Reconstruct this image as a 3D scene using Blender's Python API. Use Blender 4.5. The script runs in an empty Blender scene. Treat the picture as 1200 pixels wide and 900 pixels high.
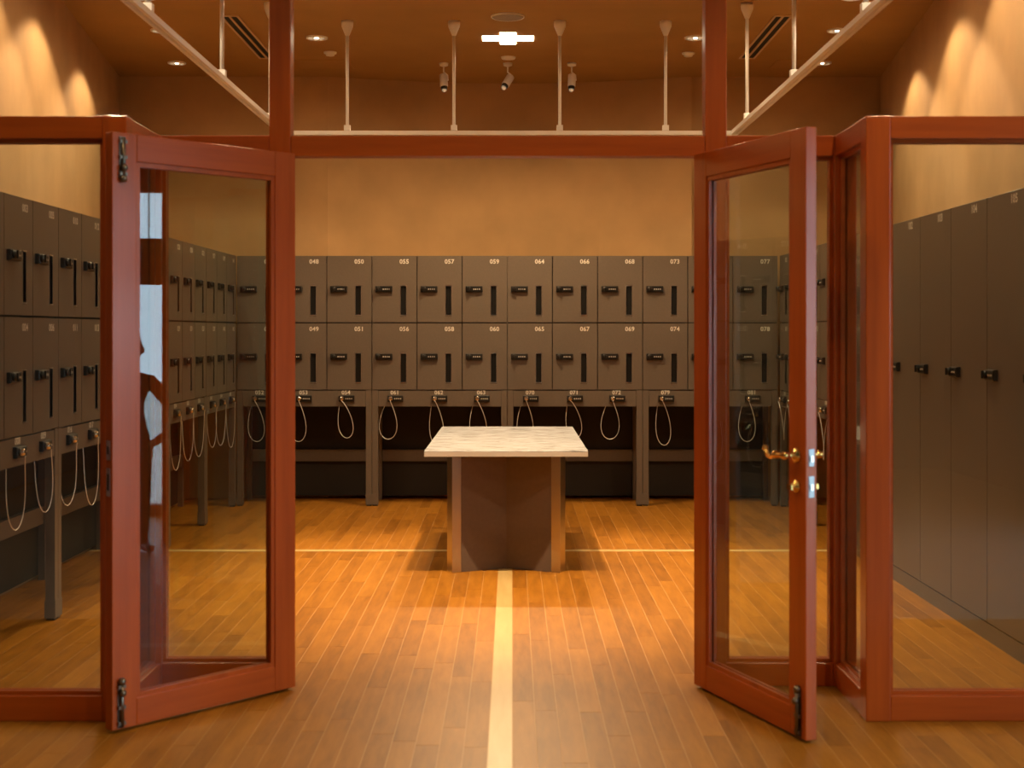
import bpy, bmesh, math, random
from mathutils import Vector, Matrix
random.seed(7)
S = bpy.context.scene
C = S.collection
PI = math.pi

# ------------------------------------------------------------------ camera
# photograph 1200x900, horizon at y=388, focal length about 1620 px, eye height 1.45 m
cam = bpy.data.cameras.new('camera')
cam.sensor_width = 36.0
cam.lens = 1620 / 1200 * 36
cam.shift_y = -(450 - 388) / 1200
cam.clip_end = 200
cam.dof.use_dof = True
cam.dof.focus_distance = 10.2
cam.dof.aperture_fstop = 3.2
camo = bpy.data.objects.new('camera', cam)
C.objects.link(camo)
camo.location = (0, 0, 1.45)
camo.rotation_euler = (PI / 2, 0, 0)
S.camera = camo

# ------------------------------------------------------------------ world, exposure
S.view_settings.view_transform = 'Standard'
S.view_settings.look = 'None'
S.view_settings.gamma = 1
S.view_settings.exposure = 0.0
S.view_settings.use_curve_mapping = False
W = bpy.data.worlds.new('overcast_sky')
S.world = W
W.use_nodes = True
bg = W.node_tree.nodes['Background']
bg.inputs[0].default_value = (0.62, 0.80, 1.0, 1)
bg.inputs[1].default_value = 9.0
S.cycles.use_denoising = True
S.cycles.max_bounces = 10
S.cycles.diffuse_bounces = 5
S.cycles.glossy_bounces = 5
S.cycles.transparent_max_bounces = 24
S.cycles.sample_clamp_indirect = 6
S.cycles.caustics_reflective = False
S.cycles.caustics_refractive = False
WARM = (1.0, 0.69, 0.37)

# daylight enters the lobby through its window wall on the right (portal guides the sky light)
pl = bpy.data.lights.new('window_portal', 'AREA')
pl.shape = 'RECTANGLE'; pl.size = 4.2; pl.size_y = 2.5
pl.cycles.is_portal = True
plo = bpy.data.objects.new('window_portal', pl)
plo.location = (4.62, 2.8, 1.3); plo.rotation_euler = (0, PI / 2, 0)
plo.rotation_euler = Vector((-1, 0, 0)).to_track_quat('-Z', 'Y').to_euler()
C.objects.link(plo)

def spot(name, loc, target, energy, angle, blend=0.3, radius=0.04, color=WARM, parent=None):
    l = bpy.data.lights.new(name, 'SPOT')
    l.energy = energy; l.spot_size = math.radians(angle); l.spot_blend = blend
    l.shadow_soft_size = radius; l.color = color
    o = bpy.data.objects.new(name, l)
    o.location = loc
    o.rotation_euler = (Vector(target) - Vector(loc)).to_track_quat('-Z', 'Y').to_euler()
    C.objects.link(o)
    return o

# ------------------------------------------------------------------ materials
def mat(name):
    m = bpy.data.materials.new(name); m.use_nodes = True
    nt = m.node_tree
    return m, nt, nt.nodes['Principled BSDF']

def N(nt, t, **kw):
    n = nt.nodes.new(t)
    for k, v in kw.items(): setattr(n, k, v)
    return n

def simple(name, col, rough=0.5, metal=0.0, spec=0.5, emit=None, es=0, noise=0.0, nscale=30, bump=0.0):
    m, nt, b = mat(name)
    b.inputs['Base Color'].default_value = (*col, 1)
    b.inputs['Roughness'].default_value = rough
    b.inputs['Metallic'].default_value = metal
    b.inputs['Specular IOR Level'].default_value = spec
    if emit:
        b.inputs['Emission Color'].default_value = (*emit, 1)
        b.inputs['Emission Strength'].default_value = es
    if noise or bump:
        tc = N(nt, 'ShaderNodeTexCoord'); no = N(nt, 'ShaderNodeTexNoise')
        no.inputs['Scale'].default_value = nscale; no.inputs['Detail'].default_value = 4
        nt.links.new(tc.outputs['Object'], no.inputs['Vector'])
        if noise:
            r = N(nt, 'ShaderNodeMapRange')
            r.inputs[1].default_value = 0.3; r.inputs[2].default_value = 0.7
            r.inputs[3].default_value = 1 - noise; r.inputs[4].default_value = 1 + noise
            mx = N(nt, 'ShaderNodeVectorMath', operation='SCALE')
            mx.inputs[0].default_value = col
            nt.links.new(no.outputs['Fac'], r.inputs[0]); nt.links.new(r.outputs[0], mx.inputs['Scale'])
            nt.links.new(mx.outputs[0], b.inputs['Base Color'])
        if bump:
            bp = N(nt, 'ShaderNodeBump'); bp.inputs['Strength'].default_value = bump
            bp.inputs['Distance'].default_value = 0.004
            nt.links.new(no.outputs['Fac'], bp.inputs['Height']); nt.links.new(bp.outputs[0], b.inputs['Normal'])
    return m

def streak(name, cols, scale, rough, spec=0.4, rnd=0.0, contrast=(0.3, 0.7), coord='Object', bump=0.0, coat=0):
    """wood-like material: noise stretched by the per-axis scale, mapped on a colour ramp"""
    m, nt, b = mat(name)
    b.inputs['Roughness'].default_value = rough
    b.inputs['Specular IOR Level'].default_value = spec
    b.inputs['Coat Weight'].default_value = coat; b.inputs['Coat Roughness'].default_value = 0.22
    if coord == 'World':
        src = N(nt, 'ShaderNodeNewGeometry').outputs['Position']
    else:
        src = N(nt, 'ShaderNodeTexCoord').outputs['Object']
    mp = N(nt, 'ShaderNodeMapping'); mp.inputs['Scale'].default_value = scale
    nt.links.new(src, mp.inputs['Vector'])
    vec = mp.outputs[0]
    rv = None
    if rnd:
        oi = N(nt, 'ShaderNodeObjectInfo'); ge = N(nt, 'ShaderNodeNewGeometry')
        ad = N(nt, 'ShaderNodeMath', operation='ADD'); fr = N(nt, 'ShaderNodeMath', operation='FRACT')
        nt.links.new(oi.outputs['Random'], ad.inputs[0]); nt.links.new(ge.outputs['Random Per Island'], ad.inputs[1])
        nt.links.new(ad.outputs[0], fr.inputs[0]); rv = fr.outputs[0]
        mu = N(nt, 'ShaderNodeMath', operation='MULTIPLY'); mu.inputs[1].default_value = 37
        nt.links.new(rv, mu.inputs[0])
        va = N(nt, 'ShaderNodeVectorMath', operation='ADD')
        nt.links.new(vec, va.inputs[0]); nt.links.new(mu.outputs[0], va.inputs[1]); vec = va.outputs[0]
    no = N(nt, 'ShaderNodeTexNoise'); no.inputs['Scale'].default_value = 1; no.inputs['Detail'].default_value = 6
    no.inputs['Roughness'].default_value = 0.6
    nt.links.new(vec, no.inputs['Vector'])
    mr = N(nt, 'ShaderNodeMapRange'); mr.inputs[1].default_value = contrast[0]; mr.inputs[2].default_value = contrast[1]
    nt.links.new(no.outputs['Fac'], mr.inputs[0])
    fac = mr.outputs[0]
    if rnd:
        a = N(nt, 'ShaderNodeMath', operation='MULTIPLY_ADD'); a.inputs[1].default_value = rnd; 
        s = N(nt, 'ShaderNodeMath', operation='MULTIPLY_ADD'); s.inputs[1].default_value = 1 - rnd; s.inputs[2].default_value = 0
        nt.links.new(fac, s.inputs[0]); nt.links.new(rv, a.inputs[0]); nt.links.new(s.outputs[0], a.inputs[2])
        fac = a.outputs[0]
    cr = N(nt, 'ShaderNodeValToRGB')
    el = cr.color_ramp.elements
    for i, c in enumerate(cols):
        p = i / (len(cols) - 1)
        if i < 2: e = el[i]; e.position = p if i == 0 else 1.0 if len(cols) == 2 else p
        else: e = el.new(p)
        e.color = (*c, 1)
    nt.links.new(fac, cr.inputs[0]); nt.links.new(cr.outputs[0], b.inputs['Base Color'])
    if bump:
        bp = N(nt, 'ShaderNodeBump'); bp.inputs['Strength'].default_value = bump; bp.inputs['Distance'].default_value = 0.002
        nt.links.new(no.outputs['Fac'], bp.inputs['Height']); nt.links.new(bp.outputs[0], b.inputs['Normal'])
    return m

def glass_mat(name, tint=(0.93, 0.96, 0.94)):
    m = bpy.data.materials.new(name); m.use_nodes = True
    nt = m.node_tree; nt.nodes.clear()
    out = N(nt, 'ShaderNodeOutputMaterial'); mix = N(nt, 'ShaderNodeMixShader')
    tr = N(nt, 'ShaderNodeBsdfTransparent'); tr.inputs[0].default_value = (*tint, 1)
    gl = N(nt, 'ShaderNodeBsdfGlossy'); gl.inputs['Roughness'].default_value = 0.0
    lw = N(nt, 'ShaderNodeLayerWeight'); lw.inputs[0].default_value = 0.5
    pw = N(nt, 'ShaderNodeMath', operation='POWER'); pw.inputs[1].default_value = 5
    ma = N(nt, 'ShaderNodeMath', operation='MULTIPLY_ADD'); ma.inputs[1].default_value = 0.95; ma.inputs[2].default_value = 0.05
    nt.links.new(lw.outputs['Facing'], pw.inputs[0]); nt.links.new(pw.outputs[0], ma.inputs[0])
    nt.links.new(ma.outputs[0], mix.inputs[0]); nt.links.new(tr.outputs[0], mix.inputs[1]); nt.links.new(gl.outputs[0], mix.inputs[2])
    nt.links.new(mix.outputs[0], out.inputs[0])
    return m

M = {}
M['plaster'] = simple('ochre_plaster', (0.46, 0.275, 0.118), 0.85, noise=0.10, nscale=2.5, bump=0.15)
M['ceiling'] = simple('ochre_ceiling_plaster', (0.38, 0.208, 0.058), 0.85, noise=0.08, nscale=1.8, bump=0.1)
M['lobby_white'] = simple('lobby_paint', (0.22, 0.19, 0.165), 0.8, noise=0.03, nscale=2)
M['wood_v'] = streak('red_brown_timber', [(0.35, 0.060, 0.004), (0.47, 0.088, 0.006)], (22, 22, 1.4), 0.45, 0.2, coat=0.6)
M['wood_h'] = streak('red_brown_timber_rail', [(0.35, 0.060, 0.004), (0.47, 0.088, 0.006)], (1.4, 22, 22), 0.45, 0.2, coat=0.6)
M['wood_y'] = streak('red_brown_timber_side_rail', [(0.35, 0.060, 0.004), (0.47, 0.088, 0.006)], (22, 1.4, 22), 0.45, 0.2, coat=0.6)
M['plank'] = streak('oak_floor_board', [(0.17, 0.062, 0.006), (0.30, 0.118, 0.012), (0.41, 0.172, 0.020)], (26, 3.5, 26), 0.42, 0.13, rnd=0.42, coord='World', contrast=(0.25, 0.75))
M['inlay'] = streak('pale_maple_inlay', [(0.48, 0.32, 0.12), (0.57, 0.40, 0.17)], (18, 2, 18), 0.36, 0.35, coord='World')
M['joint'] = simple('pale_floor_joint', (0.46, 0.25, 0.075), 0.6)
M['locker'] = simple('taupe_locker_steel', (0.135, 0.106, 0.082), 0.42, 0.0, 0.5, noise=0.05, nscale=60)
M['locker_dark'] = simple('locker_gap_shade_and_back', (0.014, 0.010, 0.007), 0.6)  # back panel colour, also used to paint shade into the door gaps
M['black'] = simple('black_lock_plastic', (0.012, 0.011, 0.010), 0.35)
M['slot'] = simple('black_handle_recess', (0.004, 0.004, 0.004), 0.5, spec=0.3)
M['white_print'] = simple('white_number_print', (0.75, 0.70, 0.62), 0.6)
M['steel'] = simple('brushed_steel', (0.62, 0.58, 0.54), 0.28, 1.0)
M['chrome'] = simple('chrome', (0.8, 0.78, 0.75), 0.12, 1.0)
M['cable'] = simple('clear_sleeved_steel_cable', (0.88, 0.86, 0.82), 0.35, 0.3)
M['plate'] = simple('satin_lock_plate', (0.34, 0.36, 0.38), 0.4, 1.0)
M['brass'] = simple('polished_brass', (0.80, 0.50, 0.16), 0.18, 1.0)
M['bolt'] = simple('dull_bronze_bolt', (0.20, 0.17, 0.13), 0.35, 1.0)
M['white_metal'] = simple('white_painted_metal', (0.90, 0.89, 0.87), 0.4)
M['grille'] = simple('grey_speaker_grille', (0.33, 0.27, 0.22), 0.7, noise=0.2, nscale=300)
M['vent_frame'] = simple('tan_vent_frame', (0.60, 0.42, 0.24), 0.5)
M['vent_dark'] = simple('black_vent_slot', (0.01, 0.009, 0.008), 0.7)
M['lamp'] = simple('lamp_glow', (1, 0.9, 0.75), 0.4, emit=(1.0, 0.82, 0.58), es=9.0)
M['lamp_dim'] = simple('recessed_lamp_reflector', (0.75, 0.66, 0.55), 0.25, 0.9, emit=(1.0, 0.75, 0.45), es=0.25)
M['glass'] = glass_mat('clear_glass')
M['table_panel'] = simple('taupe_table_panel', (0.14, 0.10, 0.078), 0.45, noise=0.06, nscale=40)
M['table_top'] = streak('streaked_pale_laminate', [(0.04, 0.04, 0.042), (0.22, 0.225, 0.245), (0.38, 0.395, 0.43), (0.43, 0.45, 0.50)], (6.0, 85, 85), 0.27, 0.5, contrast=(0.34, 0.60))
M['table_edge'] = simple('pale_laminate_edge', (0.50, 0.46, 0.43), 0.4)
M['sign_wood'] = streak('orange_brown_sign_board', [(0.30, 0.12, 0.04), (0.40, 0.17, 0.06)], (20, 3, 20), 0.45)
M['sign_line'] = simple('dark_sign_line', (0.05, 0.02, 0.012), 0.6)
M['skin'] = simple('skin_tone', (0.55, 0.34, 0.25), 0.5)
M['lip'] = simple('lip', (0.40, 0.16, 0.13), 0.5)
M['hair'] = simple('black_hair', (0.012, 0.009, 0.007), 0.45)
M['dark_cloth'] = simple('black_cotton', (0.018, 0.016, 0.017), 0.85)
M['jeans'] = simple('dark_denim', (0.03, 0.04, 0.075), 0.85)
M['shoe'] = simple('black_shoe', (0.02, 0.02, 0.02), 0.5)
M['stone'] = simple('pale_grey_stone', (0.34, 0.35, 0.32), 0.35, noise=0.06, nscale=3)
M['grass'] = simple('lawn', (0.10, 0.30, 0.06), 0.9, noise=0.3, nscale=8)

# ------------------------------------------------------------------ mesh helpers
class MB:
    def __init__(s): s.v = []; s.f = []; s.m = []; s.sm = []
    def add(s, vs, fs, mi=0, smooth=False):
        o = len(s.v); s.v += [tuple(p) for p in vs]
        for f in fs: s.f.append(tuple(i + o for i in f)); s.m.append(mi); s.sm.append(smooth)
        return s
    def box(s, x0, x1, y0, y1, z0, z1, mi=0):
        vs = [(x0,y0,z0),(x1,y0,z0),(x1,y1,z0),(x0,y1,z0),(x0,y0,z1),(x1,y0,z1),(x1,y1,z1),(x0,y1,z1)]
        fs = [(0,3,2,1),(4,5,6,7),(0,1,5,4),(1,2,6,5),(2,3,7,6),(3,0,4,7)]
        return s.add(vs, fs, mi)
    def cham(s, x0, x1, y0, y1, z0, z1, c, mi=0):
        """box with its four front (-y) edges chamfered"""
        vs = [(x0,y1,z0),(x1,y1,z0),(x1,y1,z1),(x0,y1,z1),(x0,y0+c,z0),(x1,y0+c,z0),(x1,y0+c,z1),(x0,y0+c,z1),
              (x0+c,y0,z0+c),(x1-c,y0,z0+c),(x1-c,y0,z1-c),(x0+c,y0,z1-c)]
        fs = [(0,3,2,1),(0,1,5,4),(1,2,6,5),(2,3,7,6),(3,0,4,7),(4,5,9,8),(5,6,10,9),(6,7,11,10),(7,4,8,11),(8,9,10,11)]
        return s.add(vs, fs, mi)
    def prism(s, poly, z0, z1, mi=0):
        """poly: counter-clockwise xy list"""
        n = len(poly)
        vs = [(x, y, z0) for x, y in poly] + [(x, y, z1) for x, y in poly]
        fs = [tuple(range(n - 1, -1, -1)), tuple(range(n, 2 * n))] + [(i, (i+1) % n, n + (i+1) % n, n + i) for i in range(n)]
        return s.add(vs, fs, mi)
    def lathe(s, prof, seg=20, mi=0, mtx=None, smooth=True):
        """prof: (r,z) list turned round z"""
        vs, fs = [], []
        for r, z in prof:
            for k in range(seg):
                a = 2 * PI * k / seg
                p = Vector((r * math.cos(a), r * math.sin(a), z))
                vs.append(mtx @ p if mtx else p)
        for i in range(len(prof) - 1):
            for k in range(seg):
                k2 = (k + 1) % seg
                fs.append((i*seg+k, i*seg+k2, (i+1)*seg+k2, (i+1)*seg+k))
        fs.append(tuple(range(seg - 1, -1, -1))); b = (len(prof) - 1) * seg
        fs.append(tuple(range(b, b + seg)))
        return s.add(vs, fs, mi, smooth)
    def tube(s, pts, rad, seg=8, mi=0):
        pts = [Vector(p) for p in pts]; n = len(pts)
        rad = rad if isinstance(rad, (list, tuple)) else [rad] * n
        vs, fs = [], []
        t0 = (pts[1] - pts[0]).normalized()
        up = Vector((0, 0, 1)) if abs(t0.z) < 0.9 else Vector((1, 0, 0))
        u = t0.cross(up).normalized()
        for i in range(n):
            t = (pts[min(i+1, n-1)] - pts[max(i-1, 0)]).normalized()
            u = (u - t * u.dot(t)).normalized(); w = t.cross(u)
            for k in range(seg):
                a = 2 * PI * k / seg
                vs.append(pts[i] + (u * math.cos(a) + w * math.sin(a)) * rad[i])
        for i in range(n - 1):
            for k in range(seg):
                k2 = (k + 1) % seg
                fs.append((i*seg+k, i*seg+k2, (i+1)*seg+k2, (i+1)*seg+k))
        fs.append(tuple(range(seg - 1, -1, -1))); fs.append(tuple(range((n-1)*seg, n*seg)))
        return s.add(vs, fs, mi, True)
    def mesh(s, name, mats):
        me = bpy.data.meshes.new(name)
        me.from_pydata(s.v, [], s.f)
        for m in (mats if isinstance(mats, (list, tuple)) else [mats]): me.materials.append(m)
        me.polygons.foreach_set('material_index', s.m)
        me.polygons.foreach_set('use_smooth', s.sm)
        bm = bmesh.new(); bm.from_mesh(me); bmesh.ops.recalc_face_normals(bm, faces=bm.faces); bm.to_mesh(me); bm.free()
        me.update()
        return me

def tag(o, label=None, cat=None, group=None, kind=None):
    if label: o['label'] = label
    if cat: o['category'] = cat
    if group: o['group'] = group
    if kind: o['kind'] = kind
    return o
def put(name, me, parent=None, loc=(0,0,0), rot=(0,0,0)):
    o = bpy.data.objects.new(name, me); C.objects.link(o)
    o.parent = parent; o.location = loc; o.rotation_euler = rot
    return o
def build(name, mb, mats, parent=None, bevel=0, loc=(0,0,0), rot=(0,0,0)):
    o = put(name, mb.mesh(name, mats), parent, loc, rot)
    if bevel:
        b = o.modifiers.new('bevel', 'BEVEL'); b.width = bevel; b.segments = 2; b.limit_method = 'ANGLE'
    return o
def empty(name, loc=(0,0,0), rz=0):
    o = bpy.data.objects.new(name, None); C.objects.link(o)
    o.empty_display_size = 0.1; o.location = loc; o.rotation_euler = (0, 0, rz)
    return o
def struct(name, mb, mats, parent=None, label=None):
    o = build(name, mb, mats, parent); 
    if parent is None: o['kind'] = 'structure'
    if label: o['label'] = label
    return o

# ------------------------------------------------------------------ setting
CEIL = 3.66
YB = 11.46                     # front of the lockers along the far wall
XL, XR = -2.287, 2.22           # fronts of the lockers along the side walls
PW = 0.085                     # pitch of the floor boards
XS = -0.041                    # centre of the pale stripe
YS = 9.14                      # cross stripe
def xl(y): return -(1.658 + 0.146 * y)
def xr(y): return 1.556 + 0.137 * y

fl = MB(); fl.box(-4.75, 4.7, -4.2, 5.3, -0.12, -0.0007); fl.box(-3.9, 3.7, 5.3, 12.9, -0.12, -0.0007)
floor = struct('floor', fl, M['joint'], label='oak strip floor with pale inlaid lines')

def in_view(x, y0, y1):
    y = max(y1, 4.5)
    return y1 > 4.6 and abs(x) < 0.385 * y and XL - 0.45 < x < XR + 0.05
planks = []; rest = MB()
g = 0.0012
i0, i1 = int((-4.6 - XS) / PW), int((4.55 - XS) / PW)
for i in range(i0, i1 + 1):
    x = XS + i * PW
    yend = 12.4 if -2.9 < x < 2.9 else 5.25
    spans = [(3.4, YS - 0.0415), (YS + 0.0415, yend)] if yend > 6 else [(3.4, yend)]
    if i == 0: spans = [(YS + 0.0415, yend)]
    for a, b in spans:
        y = a - random.random() * 0.8
        while y < b:
            L = random.choice((0.75, 0.9, 1.05, 1.2))
            y0, y1 = max(y, a), min(y + L, b); y += L
            if y1 - y0 < 0.05: continue
            (planks if in_view(x, y0, y1) else []).append((x, y0, y1))
            if not in_view(x, y0, y1): rest.box(x - PW/2 + g, x + PW/2 - g, y0 + g, y1 - g, -0.006, 0)
planks.sort(key=lambda p: p[1])
pcache = {}
for k, (x, y0, y1) in enumerate(planks):
    if k < 300:
        L = round(y1 - y0, 3)
        if L not in pcache:
            b = MB(); b.box(-PW/2 + g, PW/2 - g, g, L - g, -0.006, 0)
            pcache[L] = b.mesh('floor_board', M['plank'])
        put('floor_board', pcache[L], floor, (x, y0, 0))
    else:
        rest.box(x - PW/2 + g, x + PW/2 - g, y0 + g, y1 - g, -0.006, 0)
o = build('floor_boards', rest, M['plank'], floor); o['kind'] = 'stuff'
b = MB(); b.box(XS - PW/2 + g, XS + PW/2 - g, 3.4, YS - 0.0415, -0.006, 0.0); build('stripe', b, M['inlay'], floor)['label'] = 'pale maple stripe running lengthwise'
b = MB(); b.box(-2.9, 2.9, YS - 0.040, YS + 0.040, -0.006, 0.0); build('stripe', b, M['inlay'], floor)['label'] = 'pale maple stripe running crosswise'

# ceiling of locker room and lobby
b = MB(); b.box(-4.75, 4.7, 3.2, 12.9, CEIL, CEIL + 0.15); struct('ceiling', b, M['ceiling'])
b = MB(); b.box(-4.75, 4.7, -4.2, 3.2, CEIL - 0.2, CEIL + 0.15); struct('ceiling_lobby', b, M['lobby_white'])
# side walls: straight below the locker tops, splayed above them
HT = 2.08
b = MB(); b.box(-4.0, -2.80, 5.13, 12.9, 0, HT)
b.prism([(xl(5.13), 5.13), (xl(12.4), 12.4), (-4.0, 12.4), (-4.0, 5.13)], HT, CEIL); struct('wall_left', b, M['plaster'])
b = MB(); b.box(2.75, 3.9, 5.13, 12.9, 0, HT)
b.prism([(xr(5.13), 5.13), (3.9, 5.13), (3.9, 12.4), (xr(12.4), 12.4)], HT, CEIL); struct('wall_right', b, M['plaster'])
# far wall: two flat flanks and a middle bay that bows back by 0.3 m
pts = [(-4.0, 12.0), (-1.60, 12.0)]
for k in range(1, 12):
    t = k / 12; pts.append((-1.60 + t * 3.16, 12.0 + 0.34 * math.sin(PI * t) ** 0.9))
pts += [(1.56, 12.0), (1.56, 12.03), (3.9, 12.03)]
b = MB(); b.prism(pts + [(3.9, 12.9), (-4.0, 12.9)], 0, CEIL); struct('wall_back', b, M['plaster'])
# lobby shell round the viewer: pale stone floor, white walls, window walls on both sides
b = MB()
for ix in range(12):
    for iy in range(10):
        x, y = -4.55 + ix * 0.76, 3.39 - (iy + 1) * 0.76
        b.box(x + 0.003, x + 0.757, y + 0.003, y + 0.757, -0.006, 0)
o = build('stone_tiles', b, M['stone'], floor); o['kind'] = 'stuff'
LX, RX = -4.6, 4.55
b = MB(); b.box(LX, -2.40, 5.13, 5.3, 0, CEIL); struct('wall_front_left', b, M['lobby_white'])
b = MB(); b.box(2.26, RX, 5.13, 5.3, 0, CEIL); struct('wall_front_right', b, M['lobby_white'])
b = MB(); b.box(LX - 0.15, RX + 0.15, -4.35, -4.2, 0, CEIL); struct('wall_lobby_rear', b, M['lobby_white'])
def window_wall(name, wname, x0, x1, ya, yb):
    b = MB(); b.box(x0, x1, -4.2, 5.3, 2.55, CEIL); b.box(x0, x1, -4.2, 5.3, 0, 0.08)
    b.box(x0, x1, -4.2, ya, 0.08, 2.55); b.box(x0, x1, yb, 5.3, 0.08, 2.55)
    struct(name, b, M['lobby_white'])
    wn = empty(wname, ((x0 + x1) / 2, (ya + yb) / 2, 0.08)); wn['kind'] = 'structure'
    n = round((yb - ya) / 1.4); L = (yb - ya) / n; h = (yb - ya) / 2
    for k in range(n + 1):
        y = -h + L * k
        b = MB(); b.box(-0.03, 0.03, y - 0.03, y + 0.03, 0, 2.47); build('mullion', b, M['white_metal'], wn)
    b = MB(); b.box(-0.03, 0.03, -h, h, 2.02, 2.08); build('transom', b, M['white_metal'], wn)
    for k in range(n):
        y = -h + L * k
        b = MB(); b.box(-0.004, 0.004, y + 0.03, y + L - 0.03, 0, 2.47); build('pane', b, M['glass'], wn)
window_wall('wall_lobby_right', 'window_1', RX, RX + 0.15, 0.7, 4.9)
b = MB(); b.box(LX - 0.15, LX, -4.2, 5.3, 0, CEIL); struct('wall_lobby_left', b, M['lobby_white'])
b = MB(); b.box(3.10, 3.45, 4.50, 5.13, 0, CEIL); struct('wall_pier', b, M['plaster'])
b = MB(); b.box(RX + 0.15, 40, -25, 30, -0.4, -0.2); b.box(-40, LX - 0.15, -25, 30, -0.4, -0.2); struct('pavement', b, M['stone'])
b = MB(); b.box(RX + 0.25, RX + 1.6, -6, 9, -0.2, -0.12); o = build('lawn', b, M['grass']); o['kind'] = 'structure'

# ------------------------------------------------------------------ numbers
ncache = {}
def number_mesh(txt, size):
    if (txt, size) not in ncache:
        cu = bpy.data.curves.new('t', 'FONT'); cu.body = txt; cu.size = size; cu.align_x = 'CENTER'; cu.align_y = 'CENTER'
        cu.space_character = 1.06; cu.resolution_u = 3; cu.offset = 0.0011
        to = bpy.data.objects.new('t', cu); C.objects.link(to)
        dg = bpy.context.evaluated_depsgraph_get()
        me = bpy.data.meshes.new_from_object(to.evaluated_get(dg)); me.name = 'number'
        me.materials.clear(); me.materials.append(M['white_print'])
        bpy.data.objects.remove(to); bpy.data.curves.remove(cu)
        ncache[(txt, size)] = me
    return ncache[(txt, size)]

# ------------------------------------------------------------------ locker banks (three columns, two rows, cable locks below)
LW = 0.374
ZR = [(1.521, 2.075), (0.962, 1.516)]
def door_mesh():
    x0, x1, h = 0.0035, LW - 0.0035, ZR[0][1] - ZR[0][0]
    sx0, sx1, sz0, sz1 = 0.238, 0.283, h - 0.490, h - 0.252    # opening of the pull
    b = MB()
    for (a, c, d, e) in ((x0, sx0, 0.003, h - 0.002), (sx1, x1, 0.003, h - 0.002), (sx0, sx1, 0.002, sz0), (sx0, sx1, sz1, h - 0.002)):
        b.box(a, c, 0, 0.018, d, e)
    return b.mesh('door', M['locker'])
def pull_mesh():
    h = ZR[0][1] - ZR[0][0]
    sx0, sx1, sz0, sz1 = 0.238, 0.283, h - 0.490, h - 0.252
    b = MB(); b.box(sx0, sx1, 0.012, 0.0178, sz0, sz1, 0)
    b.box(sx0 - 0.001, sx0, -0.0015, 0.014, sz0, sz1, 1); b.box(sx1, sx1 + 0.001, -0.0005, 0.014, sz0, sz1, 1)
    b.box(sx0 - 0.002, sx1 + 0.002, -0.003, 0.014, sz1, sz1 + 0.005, 1); b.box(sx0 - 0.002, sx1 + 0.002, -0.003, 0.014, sz0 - 0.005, sz0, 1)
    return b.mesh('handle_slot', [M['slot'], M['steel']])
def lock_mesh(name, w=0.138, hgt=0.050, knob='black'):
    """combination lock: case, turning knob at the left, four dials with white digits; centred, front towards -y"""
    b = MB(); b.cham(-w/2, w/2, -0.022, 0, -hgt/2, hgt/2, 0.005, 0)
    m = Matrix.Translation((-w/2 + 0.026, -0.022, 0.002)) @ Matrix.Rotation(PI/2, 4, 'X')
    kz = [(0.020, 0), (0.020, 0.010), (0.017, 0.016), (0.004, 0.017)] if knob == 'black' else [(0.019, 0), (0.019, 0.018), (0.015, 0.024), (0.004, 0.026)]
    b.lathe(kz, 14, 0 if knob == 'black' else 2, m)
    b.box(-w/2 + 0.022, -w/2 + 0.030, -0.046, -0.037, -0.016, 0.020, 0 if knob == 'black' else 2)
    for k in range(4):
        x = -0.004 + k * 0.016
        b.box(x - 0.0055, x + 0.0055, -0.0245, -0.020, -0.013, 0.013, 0)
        b.box(x - 0.0030, x + 0.0030, -0.0252, -0.0244, -0.0048, 0.0048, 1)
    return b.mesh(name, [M['black'], M['white_print'], M['chrome']])
def cable_mesh(var):
    w, h, sk = var
    pts = []
    for k in range(25):
        t = k / 24
        a = t * 2 * PI
        # teardrop from the knob, down round and up behind the apron
        x = sk * math.sin(a/2) + w * math.sin(a) * math.sin(a/2) ** 1.1
        z = -h * (1 - math.cos(a)) / 2
        y = -0.050 + 0.085 * t
        if k == 24: z = -0.05
        pts.append((x - 0.035 * t ** 2, y, z))
    b = MB(); b.tube(pts, 0.0023, 6)
    return b.mesh('cable', M['cable'])
DM, PM, LM, CLM = door_mesh(), pull_mesh(), lock_mesh('combination_lock'), lock_mesh('cable_lock', 0.128, 0.052, 'chrome')
CAB = [cable_mesh(v) for v in ((0.085, 0.34, 0.02), (0.080, 0.34, 0.0), (0.075, 0.31, 0.05), (0.09, 0.32, -0.015), (0.07, 0.37, 0.03))]
BW = 3 * LW
def part_mesh(name, m, *boxes):
    b = MB()
    for bx in boxes: b.box(*bx)
    return b.mesh(name, m)
b = MB(); b.box(0.001, BW - 0.001, 0.030, 0.49, 0.962, 2.075, 0); b.box(0.004, BW - 0.004, 0.0185, 0.030, 0.964, 2.072, 1)  # near-black front slab stands in for the shade between the doors
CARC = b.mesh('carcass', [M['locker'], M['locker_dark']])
APRON = part_mesh('apron', M['locker'], (0.052, BW - 0.052, 0.004, 0.022, 0.825, 0.955), (0.001, BW - 0.001, 0.020, 0.06, 0.955, 0.961))
LEGF = part_mesh('leg', M['locker'], (0, 0.048, 0, 0.048, 0.012, 0.961), (-0.002, 0.050, -0.003, 0.052, 0.012, 0.10))
PAD = part_mesh('leg_pad', M['black'], (0.004, 0.044, 0.004, 0.044, 0, 0.012))
LEGB = part_mesh('leg', M['locker'], (0, 0.040, 0, 0.040, 0, 0.961))
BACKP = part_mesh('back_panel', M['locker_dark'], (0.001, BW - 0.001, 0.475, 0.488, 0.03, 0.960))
STRET = part_mesh('stretcher', M['locker'], (0.045, BW - 0.045, 0.440, 0.474, 0.330, 0.430))
cabn = 0
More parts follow.
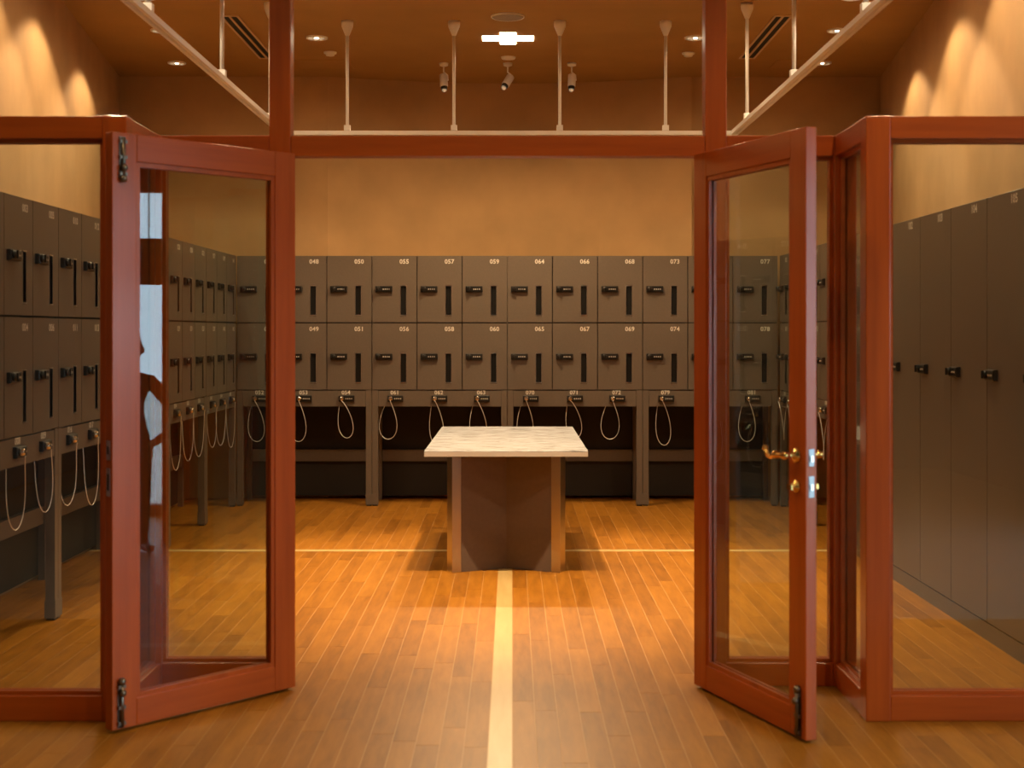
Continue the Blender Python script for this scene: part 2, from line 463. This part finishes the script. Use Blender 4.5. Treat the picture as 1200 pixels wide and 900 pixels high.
def bank(n0, loc, rz, label):
    global cabn
    r = empty('locker_bank', loc, rz)
    tag(r, label, 'lockers', 'banks of small lockers')
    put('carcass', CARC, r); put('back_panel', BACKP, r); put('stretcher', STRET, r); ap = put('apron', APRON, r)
    for x in (0.002, BW - 0.050):
        l = put('leg', LEGF, r, (x, 0.002, 0)); put('leg_pad', PAD, l)
    for x in (0.002, BW - 0.042): put('leg', LEGB, r, (x, 0.434, 0))
    for c in range(3):
        for row in range(2):
            d = put('door', DM, r, (c * LW, 0, ZR[row][0]))
            h = ZR[0][1] - ZR[0][0]
            put('combination_lock', LM, d, (0.100, 0, h - 0.278))
            put('handle_slot', PM, d)
            put('number', number_mesh('%03d' % (n0 + 2 * c + row), 0.050), d, (0.268, -0.0008, h - 0.050), (PI/2, 0, 0))
    for c in range(3):
        x = (0.195, 0.560, 0.912)[c]
        k = put('cable_lock', CLM, r, (x, 0.004, 0.890))
        put('cable', CAB[cabn % 5], k, (-0.038, 0, -0.016)); cabn += 1
        put('number', number_mesh('%03d' % (n0 + 6 + c), 0.046), k, (-0.006, -0.0008, 0.049), (PI/2, 0, 0))
    return r
YL0 = YB - 15 * LW
for k in range(5):
    n = 1 + 9 * k
    bank(n, (XL, YL0 + k * BW, 0), PI/2, 'taupe locker bank numbered %03d to %03d, %s, left wall' % (n, n + 8, ('next to the glazed partition', 'second from the partition', 'midway', 'second from the back corner', 'in the back corner')[k]))
XF0 = XS - 6 * LW + 0.002
for k in range(4):
    n = 46 + 9 * k
    bank(n, (XF0 + k * BW, YB, 0), 0, 'taupe locker bank numbered %03d to %03d on the back wall, %s' % (n, n + 8, ('meeting the left side lockers', 'first behind the table', 'second behind the table', 'meeting the right side lockers')[k]))
for k in range(2):
    n = 82 + 9 * k
    bank(n, (XR, YB - k * BW, 0), -PI/2, 'taupe locker bank numbered %03d to %03d on the right wall, %s' % (n, n + 8, ('in the back corner', 'beside the tall lockers')[k]))

# ------------------------------------------------------------------ tall lockers along the right wall
TW = 0.53
b = MB(); b.box(0.002, TW - 0.002, 0.021, 0.49, 0.085, 2.075); TB = b.mesh('body', M['locker'])
b = MB(); b.cham(0.003, TW - 0.003, 0, 0.020, 0.090, 2.072, 0.002); TD = b.mesh('door', M['locker'])
b = MB(); b.box(0, TW, 0.006, 0.49, 0, 0.083); TP = b.mesh('plinth', M['locker'])
TL = lock_mesh('combination_lock', 0.12, 0.052)
for k in range(7):
    n = 100 + k
    y = 9.11 - TW * k
    r = empty('tall_locker', (XR, y, 0), -PI/2)
    tag(r, 'tall full-height taupe locker numbered %d, %s of the row from the small lockers' % (n, ('first', 'second', 'third', 'fourth', 'fifth', 'sixth', 'seventh')[k]), 'locker', 'tall lockers along the right wall')
    put('body', TB, r); put('plinth', TP, r)
    d = put('door', TD, r)
    put('combination_lock', TL, d, (0.085, 0, 1.246))
    put('number', number_mesh('%03d' % n, 0.056), d, (0.35, -0.0008, 2.035), (PI/2, 0, 0))
b = MB(); b.box(XR + 0.003, XR + 0.45, 9.112, YB - 2 * BW - 0.002, 0, 2.075)
tag(build('filler_panel', b, M['locker']), 'narrow taupe filler panel between small and tall lockers', 'panel')

# ------------------------------------------------------------------ glazed timber partition
gp = tag(empty('glazed_partition', (0, 5.68, 0)), 'red-brown timber and glass partition with tall posts framing the doorway', 'partition')
OY = 5.68
TOP, RB, RT = 2.25, 0.095, 2.165
PXL, PXR = (-0.991, -0.904), (0.788, 0.876)
YP0, YP1 = 5.64, 5.73
RL, RR = (-1.521, -1.431), (1.314, 1.406)
FY0, FY1 = 5.13, 5.22
EL, ER = -2.395, 2.25
def gpart(name, x0, x1, y0, y1, z0, z1, m, bev=0.004):
    b = MB(); b.box(x0, x1, y0 - OY, y1 - OY, z0, z1)
    return build(name, b, M[m], gp, bev)
for px in (PXL, PXR): gpart('post', *px, YP0, YP1, 0, CEIL, 'wood_v')['label'] = 'tall post rising to the ceiling'
for rx in (RL, RR):
    gpart('post', *rx, YP0, YP1, 0, TOP, 'wood_v'); gpart('post', *rx, FY0, FY1, 0, TOP, 'wood_v')
gpart('post', EL, EL + 0.08, FY0 + 0.005, FY1, 0, TOP, 'wood_v'); gpart('post', ER - 0.08, ER, FY0 + 0.005, FY1, 0, TOP, 'wood_v')
gpart('header', PXL[1], PXR[0], YP0 + 0.004, YP1 - 0.004, RT, TOP - 0.002, 'wood_h')
def bay(axis, a0, a1, c0, c1):
    """rails, pane and beads between two posts; axis 'x' or 'y', a = span, c = frame depth range"""
    def bx(u0, u1, v0, v1, z0, z1): return (u0, u1, v0, v1, z0, z1) if axis == 'x' else (v0, v1, u0, u1, z0, z1)
    m = 'wood_h' if axis == 'x' else 'wood_y'
    c0 += 0.004; c1 -= 0.004; cm = (c0 + c1) / 2
    gpart('top_rail', *bx(a0, a1, c0, c1, RT, TOP - 0.001), m)
    gpart('bottom_rail', *bx(a0, a1, c0, c1, 0, RB), m)
    p = gpart('pane', *bx(a0 + 0.002, a1 - 0.002, cm - 0.004, cm + 0.004, RB, RT), 'glass', 0)
    for s in (-1, 1):
        v0, v1 = (cm - 0.022, cm - 0.0045) if s < 0 else (cm + 0.0045, cm + 0.022)
        b = MB(); w = 0.014
        for q in ((a0, a1, RB, RB + w), (a0, a1, RT - w, RT), (a0, a0 + w, RB + w, RT - w), (a1 - w, a1, RB + w, RT - w)):
            t = bx(q[0], q[1], v0, v1, q[2], q[3])
            b.box(t[0], t[1], t[2] - OY, t[3] - OY, t[4], t[5])
        o = build('glazing_bead', b, M[m], p)
bay('x', RL[1], PXL[0], YP0, YP1); bay('x', PXR[1], RR[0], YP0, YP1)
bay('y', FY1, YP0, *RL); bay('y', FY1, YP0, *RR)
bay('x', EL + 0.08, RL[0], FY0, FY1); bay('x', RR[1], ER - 0.08, FY0, FY1)

# ------------------------------------------------------------------ two glazed door leaves, swung out towards the viewer
DW, DT, DZ0, DZ1 = 0.838, 0.045, 0.012, 2.168
def door_leaf(name, origin, xdir, label):
    r = empty(name, (origin[0], origin[1], 0), math.atan2(xdir[1], xdir[0]))
    r['kind'] = 'structure'; r['label'] = label
    st, br = 0.102, 0.100
    def p(n, x0, x1, z0, z1, m, y0=0, y1=DT, bev=0.003):
        b = MB(); b.box(x0, x1, y0, y1, z0, z1); return build(n, b, M[m], r, bev)
    p('stile', 0, st, DZ0, DZ1, 'wood_v'); p('stile', DW - st, DW, DZ0, DZ1, 'wood_v')
    p('top_rail', st, DW - st, DZ1 - br, DZ1, 'wood_h', 0.0005, DT - 0.0005); p('bottom_rail', st, DW - st, DZ0, DZ0 + br, 'wood_h', 0.0005, DT - 0.0005)
    g = p('pane', st + 0.002, DW - st - 0.002, DZ0 + br, DZ1 - br, 'glass', DT/2 - 0.003, DT/2 + 0.003, 0)
    w = 0.017
    for y0, y1 in ((0.006, DT/2 - 0.004), (DT/2 + 0.004, DT - 0.006)):
        b = MB()
        za, zb, xa, xb = DZ0 + br, DZ1 - br, st, DW - st
        b.box(xa, xb, y0, y1, za, za + w); b.box(xa, xb, y0, y1, zb - w, zb)
        b.box(xa, xa + w, y0, y1, za + w, zb - w); b.box(xb - w, xb, y0, y1, za + w, zb - w)
        build('glazing_bead', b, M['wood_v'], g)
    return r
def flush_bolt(parent, x, z0, z1, flip):
    b = MB()
    b.box(x - 0.013, x + 0.013, -0.004, 0, z0, z1)
    b.tube([(x, -0.010, z0 + 0.004), (x, -0.010, z1 - 0.004)], 0.008, 8)
    zk = z0 + 0.04 if flip else z1 - 0.04
    b.lathe([(0.011, 0), (0.013, 0.012), (0.008, 0.020)], 12, 0, Matrix.Translation((x, -0.008, zk)) @ Matrix.Rotation(PI/2, 4, 'X'))
    for z in ((z0 + 0.018, z0 + 0.075, z1 - 0.018) if not flip else (z0 + 0.018, z1 - 0.075, z1 - 0.018)):
        b.box(x - 0.015, x + 0.015, -0.014, -0.003, z - 0.006, z + 0.006)
    ze = z0 - 0.0 if flip else z1
    b.lathe([(0.010, -0.012), (0.015, 0), (0.010, 0.012)], 10, 0, Matrix.Translation((x, -0.010, ze)))
    build('flush_bolt', b, M['bolt'], parent)
# left leaf: free corner, x axis running back to the hinge
ld = door_leaf('door_1', (-1.437, 4.968), (0.670, 0.742), 'open glazed timber door leaf with two bronze bolts on its free stile')
flush_bolt(ld, 0.040, 2.00, DZ1 - 0.015, True); flush_bolt(ld, 0.034, DZ0 + 0.005, 0.185, False)
for z0, z1 in ((0.985, 1.055), (0.855, 0.955)):
    b = MB(); b.box(-0.003, 0, 0.012, 0.033, z0, z1, 0); b.box(-0.004, -0.003, 0.017, 0.028, z0 + 0.02, z1 - 0.02, 1)
    build('strike_plate', b, [M['steel'], M['black']], ld)
# right leaf: hinge corner, x axis running to the free edge
rd = door_leaf('door_2', (0.741, 5.635), (0.345, -0.939), 'open glazed timber door leaf with brass lever handles')
flush_bolt(rd, DW - 0.040, DZ0 + 0.005, 0.185, False)
for z0, z1, zz in ((0.975, 1.035, 1.0), (0.865, 0.940, 0.9)):
    b = MB(); b.box(DW, DW + 0.003, 0.012, 0.033, z0, z1, 0); b.box(DW + 0.003, DW + 0.008, 0.017, 0.028, zz - 0.01, zz + 0.012, 1)
    build('lock_plate', b, [M['plate'], M['chrome']], rd)
hx, hz = DW - 0.058, 1.010
for s, yb in ((-1, 0.0), (1, DT)):
    b = MB()
    m = Matrix.Translation((hx, yb, hz)) @ Matrix.Rotation(PI/2 * (1 if s < 0 else -1), 4, 'X')
    b.lathe([(0.027, 0), (0.027, 0.006), (0.020, 0.010), (0.011, 0.014), (0.011, 0.040), (0.014, 0.044), (0.014, 0.056), (0.006, 0.060)], 18, 0, m)
    y = yb + s * 0.050
    P = [(hx, y, hz), (hx - 0.030, y, hz - 0.001), (hx - 0.048, y, hz - 0.001), (hx - 0.052, y, hz - 0.001), (hx - 0.060, y, hz - 0.001), (hx - 0.072, y, hz - 0.006), (hx - 0.092, y, hz - 0.012),
         (hx - 0.112, y, hz - 0.008), (hx - 0.124, y, hz + 0.004), (hx - 0.130, y, hz + 0.014)]
    b.tube(P, [0.010, 0.0095, 0.0095, 0.015, 0.015, 0.009, 0.0085, 0.0085, 0.009, 0.008], 12)
    b.lathe([(0.002, -0.012), (0.009, -0.008), (0.0125, 0), (0.009, 0.008), (0.002, 0.012)], 12, 0, Matrix.Translation((hx - 0.131, y, hz + 0.017)))
    build('lever_handle', b, M['brass'], rd)
    b = MB()
    m = Matrix.Translation((hx, yb, 0.900)) @ Matrix.Rotation(PI/2 * (1 if s < 0 else -1), 4, 'X')
    b.lathe([(0.024, 0), (0.024, 0.006), (0.017, 0.010), (0.012, 0.014), (0.012, 0.024), (0.004, 0.025)], 18, 0, m)
    b.box(hx - 0.020, hx + 0.014, yb + s * 0.024 - 0.006, yb + s * 0.030 + 0.006, 0.889, 0.906)
    build('thumb_turn', b, M['brass'], rd)

# ------------------------------------------------------------------ table
TX, TY0, TY1, TZ = -0.035, 8.16, 10.26, 0.742
tb = tag(empty('table', (TX, 9.21, 0)), 'long pedestal table with streaked pale top and steel-edged taupe base', 'table')
tw, td = 0.484, 1.05
b = MB(); b.box(-tw, tw, -td, td, TZ - 0.006, TZ, 0); b.box(-tw, tw, -td, td, TZ - 0.034, TZ - 0.006, 1)
build('tabletop', b, [M['table_top'], M['table_edge']], tb, 0.0015)
for s in (-1, 1):                          # a folded V of two thick panels at each end, steel trims on their outer ends
    for sx in (-1, 1):
        y0 = -0.760; tip = -0.920          # centre fold and outer tip, front end of the table
        tipx = 0.325
        L = math.hypot(tipx, y0 - tip); ux, uy = tipx / L, (tip - y0) / L
        nx, ny = -uy, ux                   # towards the middle of the table
        t = 0.072
        def q(a, o): 
            X, Y = ux * a + nx * o, y0 + uy * a + ny * o
            return (sx * X, s * Y)
        def poly(a0, a1, o0, o1):
            P = [q(a0, o0), q(a1, o0), q(a1, o1), q(a0, o1)]
            ar = sum(P[i][0] * P[(i+1) % 4][1] - P[(i+1) % 4][0] * P[i][1] for i in range(4))
            return P if ar > 0 else P[::-1]
        b = MB(); b.prism(poly(0.0, L - 0.060, 0, t), 0, TZ - 0.034); build('panel', b, M['table_panel'], tb)
        b = MB(); b.prism(poly(L - 0.060, L, -0.002, t + 0.002), 0, TZ - 0.034); build('corner_trim', b, M['steel'], tb, 0.002)
b = MB(); b.box(-0.035, 0.035, -0.69, 0.69, 0, TZ - 0.034); build('spine_panel', b, M['table_panel'], tb)

# ------------------------------------------------------------------ ceiling rail frame
RZ = 2.862
rx0, rx1, ry0, ry1 = -1.63, 1.585, 5.80, 9.86
sr = tag(empty('hanging_rail_frame', ((rx0 + rx1) / 2, (ry0 + ry1) / 2, CEIL)), 'white rectangular rail frame hung from the ceiling on rods', 'rail')
def rel(x, y, z): return (x - (rx0 + rx1) / 2, y - (ry0 + ry1) / 2, z - CEIL)
def rail(p0, p1):
    p0, p1 = Vector(rel(*p0)), Vector(rel(*p1)); d = (p1 - p0); b = MB()
    w = 0.020
    along_x = abs(d.x) > abs(d.y)
    for off in (-1, 1):
        if along_x: b.box(p0.x - 0.026, p1.x + 0.026, p0.y + off * 0.017 - 0.009, p0.y + off * 0.017 + 0.009, p0.z - 0.014, p0.z + 0.014)
        else: b.box(p0.x + off * 0.017 - 0.009, p0.x + off * 0.017 + 0.009, p0.y, p1.y, p0.z - 0.014, p0.z + 0.014)
    if along_x: b.box(p0.x, p1.x, p0.y - 0.012, p0.y + 0.012, p0.z, p0.z + 0.014)
    else: b.box(p0.x - 0.012, p0.x + 0.012, p0.y, p1.y, p0.z, p0.z + 0.014)
    build('rail', b, M['white_metal'], sr)
rail((rx0, ry1, RZ), (rx1, ry1, RZ)); rail((rx0, ry0, RZ), (rx1, ry0, RZ))
rail((rx0, ry0 + 0.026, RZ), (rx0, ry1 - 0.026, RZ)); rail((rx1, ry0 + 0.026, RZ), (rx1, ry1 - 0.026, RZ))
b = MB(); b.tube([(0, 0, RZ - CEIL + 0.020), (0, 0, -0.04)], 0.012, 10); RODM = b.mesh('rod', M['white_metal'])
b = MB(); b.lathe([(0.013, -0.105), (0.016, -0.100), (0.041, -0.040), (0.043, -0.020), (0.043, 0.0)], 20); CUPM = b.mesh('ceiling_cup', M['white_metal'])
b = MB(); b.box(-0.022, 0.022, -0.022, 0.022, RZ - CEIL + 0.018, RZ - CEIL + 0.055); CLAM = b.mesh('clamp', M['white_metal'])
rods = [((x - 600) / 1620 * ry1, ry1) for x in (407, 532, 656, 780)]
for y in (6.19, 7.77, 9.32): rods += [(rx0, y), (rx1, y)]
for x, y in rods:
    l = rel(x, y, CEIL)
    r = put('rod', RODM, sr, l); put('ceiling_cup', CUPM, r); put('clamp', CLAM, r)

# ------------------------------------------------------------------ ceiling fittings
def downlight(x, y, label, group, r=0.075, glow='lamp_dim', energy=0, target=None, angle=90, blend=0.35, z=CEIL, col=WARM, soft=0.03):
    d = tag(empty('downlight', (x, y, z)), label, 'ceiling light', group)
    b = MB(); b.lathe([(r * 0.80, -0.002), (r * 0.82, -0.012), (r * 0.98, -0.010), (r, 0.0)], 24); 
    b.f.pop(); b.m.pop(); b.sm.pop(); b.f.pop(); b.m.pop(); b.sm.pop()
    build('trim_ring', b, M['white_metal'], d)
    b = MB(); b.lathe([(r * 0.80, -0.002), (r * 0.5, -0.001), (0.002, -0.001)], 24); build('reflector', b, M[glow], d)
    b = MB(); b.lathe([(0.006, -0.003), (r * 0.20, -0.004), (r * 0.20, -0.010), (0.004, -0.011)], 14); build('bulb', b, M['lamp'], d)
    if energy:
        l = spot('downlight_lamp', (x, y, z - 0.03), target or (x, y, 0), energy, angle, blend, soft, col)
        l.parent = d; l.matrix_parent_inverse = Matrix.Translation((-x, -y, -z))
    return d
ORD = ('seventh', 'sixth', 'fifth', 'fourth', 'third', 'second', 'first')
for kk, (y, e) in enumerate(((5.75, 62), (7.05, 62), (7.78, 30), (8.5, 62), (9.15, 30), (10.15, 62), (11.38, 0))):
    for s in (-1, 1):
        wx = xl(y) if s < 0 else xr(y)
        side = 'left' if s < 0 else 'right'
        downlight(wx - s * 0.56, y, 'small recessed downlight beside the %s side wall, %s from the back wall' % (side, ORD[kk]), 'wall washing downlights, %s row' % side,
                  0.075, energy=e, angle=126 if e != 30 else 92, blend=0.22, col=(1.0, 0.75, 0.46))
for y, e in ((8.4, 52), (10.4, 40)):  # nearer pair is unseen, added as fill light for rails and rods
    for x in (-1.47, 1.38):
        downlight(x, y, 'larger recessed downlight near the %s hanging rail, %s' % ('left' if x < 0 else 'right', 'unseen fill added to brighten the rails' if y < 9 else 'towards the back wall'), 'downlights above the hanging rails', 0.085, energy=e, angle=176, blend=0.35, soft=0.10)
# emergency luminaire
l = spot('emergency_lamp', (-0.03, 10.43, CEIL - 0.03), (-0.03, 10.5, 0), 330, 150, 0.75, 0.09)
em = tag(empty('emergency_light', (-0.03, 10.43, CEIL)), 'bright square emergency luminaire with a slim bar on either side', 'light')
b = MB(); b.box(-0.062, 0.062, -0.20, 0.20, -0.006, 0.0); build('lamp_square', b, M['lamp'], em)
for s in (-1, 1):
    b = MB(); b.box(*( (0.063, 0.194) if s > 0 else (-0.194, -0.063)), -0.085, 0.085, -0.005, 0.0); build('side_bar', b, M['lamp'], em)
# loudspeaker, smoke heads
sp = tag(empty('ceiling_speaker', (-0.03, 9.70, CEIL)), 'large round ceiling loudspeaker with grey grille', 'speaker')
b = MB(); b.lathe([(0.112, -0.004), (0.114, -0.012), (0.118, -0.010), (0.120, 0.0)], 32); build('rim', b, M['white_metal'], sp)
b = MB(); b.lathe([(0.110, -0.006), (0.10, -0.0135), (0.004, -0.0145)], 32); build('grille', b, M['grille'], sp)
for x, y, lb in ((-1.44, 10.95, 'left'), (1.40, 10.98, 'right')):
    b = MB(); b.lathe([(0.030, -0.030), (0.034, -0.028), (0.036, -0.014), (0.050, -0.012), (0.052, 0.0)], 20)
    tag(build('smoke_detector', b, M['white_metal'], loc=(x, y, CEIL)), 'small white smoke detector on the ceiling behind the %s rail downlight' % lb, 'smoke detector', 'smoke detectors')
b = MB(); b.lathe([(0.040, -0.018), (0.055, -0.015), (0.060, 0.0)], 24)
tag(build('ceiling_sensor', b, M['white_metal'], loc=(-0.03, 11.15, CEIL)), 'flat white sensor disc on the ceiling above the middle spotlight', 'sensor')
# spotlights
def spotlight(x, y, yaw, pitch, label, energy, target):
    s = tag(empty('spotlight', (x, y, CEIL)), label, 'spotlight', 'ceiling spotlights facing the table')
    b = MB(); b.lathe([(0.012, -0.030), (0.036, -0.022), (0.038, 0.0)], 20); build('canopy', b, M['white_metal'], s)
    b = MB(); b.tube([(0, 0, -0.025), (0, 0, -0.075), (0.030, 0, -0.10), (0.034, 0, -0.145)], 0.007, 8); build('arm', b, M['white_metal'], s)
    m = Matrix.Translation((0, 0, -0.150)) @ Matrix.Rotation(yaw, 4, 'Z') @ Matrix.Rotation(pitch, 4, 'X')
    b = MB(); b.lathe([(0.028, 0.060), (0.033, 0.055), (0.033, -0.045), (0.030, -0.050)], 18, 0, m); h = build('head', b, M['white_metal'], s)
    b = MB(); b.lathe([(0.029, -0.050), (0.024, -0.075), (0.024, -0.072)], 18, 0, m); build('snoot', b, M['black'], h)
    b = MB(); b.lathe([(0.021, -0.074), (0.018, -0.088), (0.004, -0.094)], 14, 0, m); build('lens', b, M['lamp_dim'], h)
    l = spot('spotlight_lamp', (x, y - 0.02, CEIL - 0.27), target, energy, 60, 0.5, 0.03)
    l.parent = s; l.matrix_parent_inverse = Matrix.Translation((-x, -y, -CEIL))
spotlight((520 - 600) / 1620 * 11.4, 11.4, 0.3, -0.25, 'small white ceiling spotlight left of the sensor disc', 190, (-0.3, 8.6, 0.5))
spotlight((595 - 600) / 1620 * 11.4, 11.4, -0.7, -0.7, 'small white ceiling spotlight just below the sensor disc', 280, (0, 8.2, 0.5))
spotlight((670 - 600) / 1620 * 11.4, 11.4, -0.2, -0.3, 'small white ceiling spotlight right of the sensor disc', 190, (0.3, 8.6, 0.5))
# ceiling spots out of view above the doorway side, aimed at table and lockers
for x, tx in ((-0.45, -0.35), (-0.04, 0.0), (0.37, 0.35)):
    downlight(x, 7.3, 'recessed adjustable downlight between doorway and table, %s' % ('over the pale stripe' if abs(x) < 0.2 else 'on the tall locker side' if x > 0 else 'on the side facing them'), 'adjustable downlights before the table', 0.085, energy=420 if abs(x) < 0.2 else 230, target=(tx * 0.6, 7.9, 0.0), angle=72, blend=0.8)
# air slots
for x, s in ((-1.98, 'left'), (1.90, 'right')):
    v = tag(empty('air_vent', (x, 10.43, CEIL)), 'long twin-slot ceiling air vent beside the %s hanging rail' % s, 'vent', 'linear air vents')
    b = MB(); L, w = 0.76, 0.065
    b.box(-w, w, -L, -L + 0.02, -0.008, 0); b.box(-w, w, L - 0.02, L, -0.008, 0)
    for x0, x1 in ((-w, -w + 0.016), (-0.009, 0.009), (w - 0.016, w)): b.box(x0, x1, -L + 0.02, L - 0.02, -0.008, 0)
    build('frame', b, M['vent_frame'], v)
    b = MB(); b.box(-w + 0.016, -0.009, -L + 0.02, L - 0.02, -0.002, 0); build('slot', b, M['vent_dark'], v)
    b = MB(); b.box(0.009, w - 0.016, -L + 0.02, L - 0.02, -0.002, 0); build('slot', b, M['vent_dark'], v)
# access hatches
for x, s in ((2.38, 'right'), (-1.55, 'left')):
    v = tag(empty('access_hatch', (x, 11.45, CEIL)), 'flush ceiling access hatch near the %s air vent' % s, 'hatch', 'ceiling hatches')
    b = MB(); w, d, t = 0.22, 0.20, 0.006
    b.box(-w, w, -d, -d + t, -0.004, 0); b.box(-w, w, d - t, d, -0.004, 0); b.box(-w, -w + t, -d, d, -0.004, 0); b.box(w - t, w, -d, d, -0.004, 0)
    build('frame', b, M['ceiling'], v)
    b = MB(); b.box(-w + t + 0.003, w - t - 0.003, -d + t + 0.003, d - t - 0.003, -0.003, 0); build('hatch_panel', b, M['ceiling'], v)
# lobby downlights (behind and above the viewer)
for x in (-1.6, 0.0, 1.6):
    for y in (1.2, 3.9):
        z = CEIL - 0.2 if y < 3.2 else CEIL
        downlight(x, y, 'recessed lobby downlight, %s row, %s' % ('front' if y > 3 else 'rear', {-1.6: 'beside the blank wall', 0.0: 'middle', 1.6: 'beside the window wall'}[x]), 'lobby downlights', 0.085, energy={-1.6: 34, 0.0: 40, 1.6: 70}[x] if y > 3 else {-1.6: 30, 0.0: 60, 1.6: 130}[x], angle=150, blend=0.6, z=z)

# ------------------------------------------------------------------ lobby sign and visitor (seen mirrored in the open door glass)
sg = tag(empty('hanging_sign', (2.30, 4.46, CEIL), 0.15), 'wooden sign board with a luggage outline hanging in the lobby', 'sign')
b = MB(); b.box(-0.015, 0.015, -0.30, 0.16, 1.74 - CEIL, 2.03 - CEIL); build('board', b, M['sign_wood'], sg, 0.003)
for y in (-0.22, 0.08):
    b = MB(); b.tube([(0, y, 2.03 - CEIL), (0, y, 0)], 0.005, 8); build('hanging_rod', b, M['white_metal'], sg)
def icon(sx):
    b = MB(); x0, x1 = (-0.0175, -0.015) if sx < 0 else (0.015, 0.0175); w = 0.006
    def rc(y0, y1, z0, z1): b.box(x0, x1, y0, y1, z0 - CEIL, z1 - CEIL)
    for y in (-0.045, 0.045): rc(y - w/2, y + w/2, 1.80, 1.94)
    for z in (1.80, 1.94): rc(-0.048, 0.048, z - w/2, z + w/2)
    for y in (-0.018, 0.018): rc(y - w/2, y + w/2, 1.81, 1.93)
    for y in (-0.020, 0.020): rc(y - w/2, y + w/2, 1.94, 1.975)
    rc(-0.023, 0.023, 1.972, 1.978)
    build('luggage_outline', b, M['sign_line'], sg)
icon(-1); icon(1)

def person(loc, rz):
    J = {'pel': ((0, 0, .78), .105), 'sp1': ((0, -.01, .90), .100), 'sp2': ((0, -.015, 1.02), .115), 'chest': ((0, -.005, 1.10), .105), 'nk': ((0, .005, 1.18), .048), 'nk2': ((0, .015, 1.235), .046),
         'hd1': ((0, .025, 1.285), .070), 'hd2': ((0, .02, 1.35), .080), 'hd3': ((0, .012, 1.405), .055), 'nose': ((0, .105, 1.315), .010)}
    E = [('pel','sp1'),('sp1','sp2'),('sp2','chest'),('chest','nk'),('nk','nk2'),('nk2','hd1'),('hd1','hd2'),('hd2','hd3'),('hd1','nose')]
    for s, n in ((-1, 'l'), (1, 'r')):
        out = 0.05 if s > 0 else 0.0
        J.update({n+'sh': ((s*.145, -.005, 1.115), .052), n+'ua': ((s*(.19+out), -.01, 1.0), .046), n+'el': ((s*(.215+out*1.8), -.01, .885), .038), n+'fa': ((s*(.215+out), .05, .79), .033), n+'wr': ((s*(.205-.1*(s>0)+out*.2), .085, .70), .024),
                  n+'hp': ((s*(.075), .07, .75), .09), n+'kn': ((s*.085, .03, .41), .055), n+'ca': ((s*.09, -.005, .28), .050), n+'an': ((s*.095, -.005, .075), .034), n+'he': ((s*.097, .0, .04), .036), n+'to': ((s*.115, .15, .03), .028)})
        J[n+'hp'] = ((s*.075, 0, .70), .088)
        E += [('chest',n+'sh'),(n+'sh',n+'ua'),(n+'ua',n+'el'),(n+'el',n+'fa'),(n+'fa',n+'wr'),('pel',n+'hp'),(n+'hp',n+'kn'),(n+'kn',n+'ca'),(n+'ca',n+'an'),(n+'an',n+'he'),(n+'he',n+'to')]
        wx, wy, wz = J[n+'wr'][0]
        J[n+'pa'] = ((wx, wy+.02, wz-.055), .023); E.append((n+'wr', n+'pa'))
        for k, (dy, ln) in enumerate(((-.022, .050), (-.008, .060), (.007, .064), (.021, .056))):
            J[n+'f%d' % k] = ((wx, wy+.02+dy, wz-.085), .0085); J[n+'g%d' % k] = ((wx-s*.012, wy+.022+dy, wz-.085-ln*.6), .008); J[n+'h%d' % k] = ((wx-s*.026, wy+.024+dy, wz-.085-ln), .007)
            E += [(n+'pa', n+'f%d' % k), (n+'f%d' % k, n+'g%d' % k), (n+'g%d' % k, n+'h%d' % k)]
        J[n+'t0'] = ((wx, wy+.052, wz-.05), .009); J[n+'t1'] = ((wx-s*.01, wy+.068, wz-.078), .008); E += [(n+'pa', n+'t0'), (n+'t0', n+'t1')]
    keys = list(J); ix = {k: i for i, k in enumerate(keys)}
    me = bpy.data.meshes.new('person'); me.from_pydata([J[k][0] for k in keys], [(ix[a], ix[b]) for a, b in E], [])
    o = put('person', me)
    sk = o.modifiers.new('skin', 'SKIN'); sk.use_smooth_shade = True
    for k, v in zip(keys, me.skin_vertices[0].data): v.radius = (J[k][1], J[k][1] * (.8 if k in ('sp1','sp2','chest','pel') else 1)); v.use_root = (k == 'pel')
    sb = o.modifiers.new('sub', 'SUBSURF'); sb.levels = 2; sb.render_levels = 2
    dg = bpy.context.evaluated_depsgraph_get(); me2 = bpy.data.meshes.new_from_object(o.evaluated_get(dg)); me2.name = 'person'
    o.modifiers.clear(); o.data = me2
    for m in ('skin', 'dark_cloth', 'jeans', 'shoe'): me2.materials.append(M[m])
    for p in me2.polygons:
        c = p.center; p.use_smooth = True
        hand = abs(c.x) > .10 and c.z < .74 and c.y > .06 and c.z > .5
        p.material_index = 0 if c.z > 1.185 or hand else 3 if c.z < .085 else 2 if (c.z < .80 and abs(c.x) < .175 and not (c.y > .06 and abs(c.x) > .14)) else 1
    b = MB(); m = Matrix.Translation((0, .002, 1.345))
    prof = [(.004, .098), (.040, .090), (.068, .066), (.082, .030), (.086, -.01), (.080, -.05)]
    b.lathe(prof, 20, 0, m @ Matrix.Rotation(-.35, 4, 'X')); build('hair', b, M['hair'], o)
    for s in (-1, 1):
        b = MB(); b.lathe([(.002, -.009), (.0085, 0), (.002, .009)], 10, 0, Matrix.Translation((s*.030, .094, 1.345))); build('eye', b, M['black'], o)
        b = MB(); b.lathe([(.003, -.028), (.012, -.015), (.014, .01), (.004, .026)], 10, 0, Matrix.Translation((s*.083, .02, 1.325))); build('ear', b, M['skin'], o)
    b = MB(); b.box(-.020, .020, .088, .096, 1.272, 1.280); build('mouth', b, M['lip'], o, .003)
    o.location = loc; o.rotation_euler = (0, 0, rz)
    return o
tag(person((2.72, 4.345, 0), 1.2), 'short person in dark top and jeans standing in the lobby before the window', 'person')
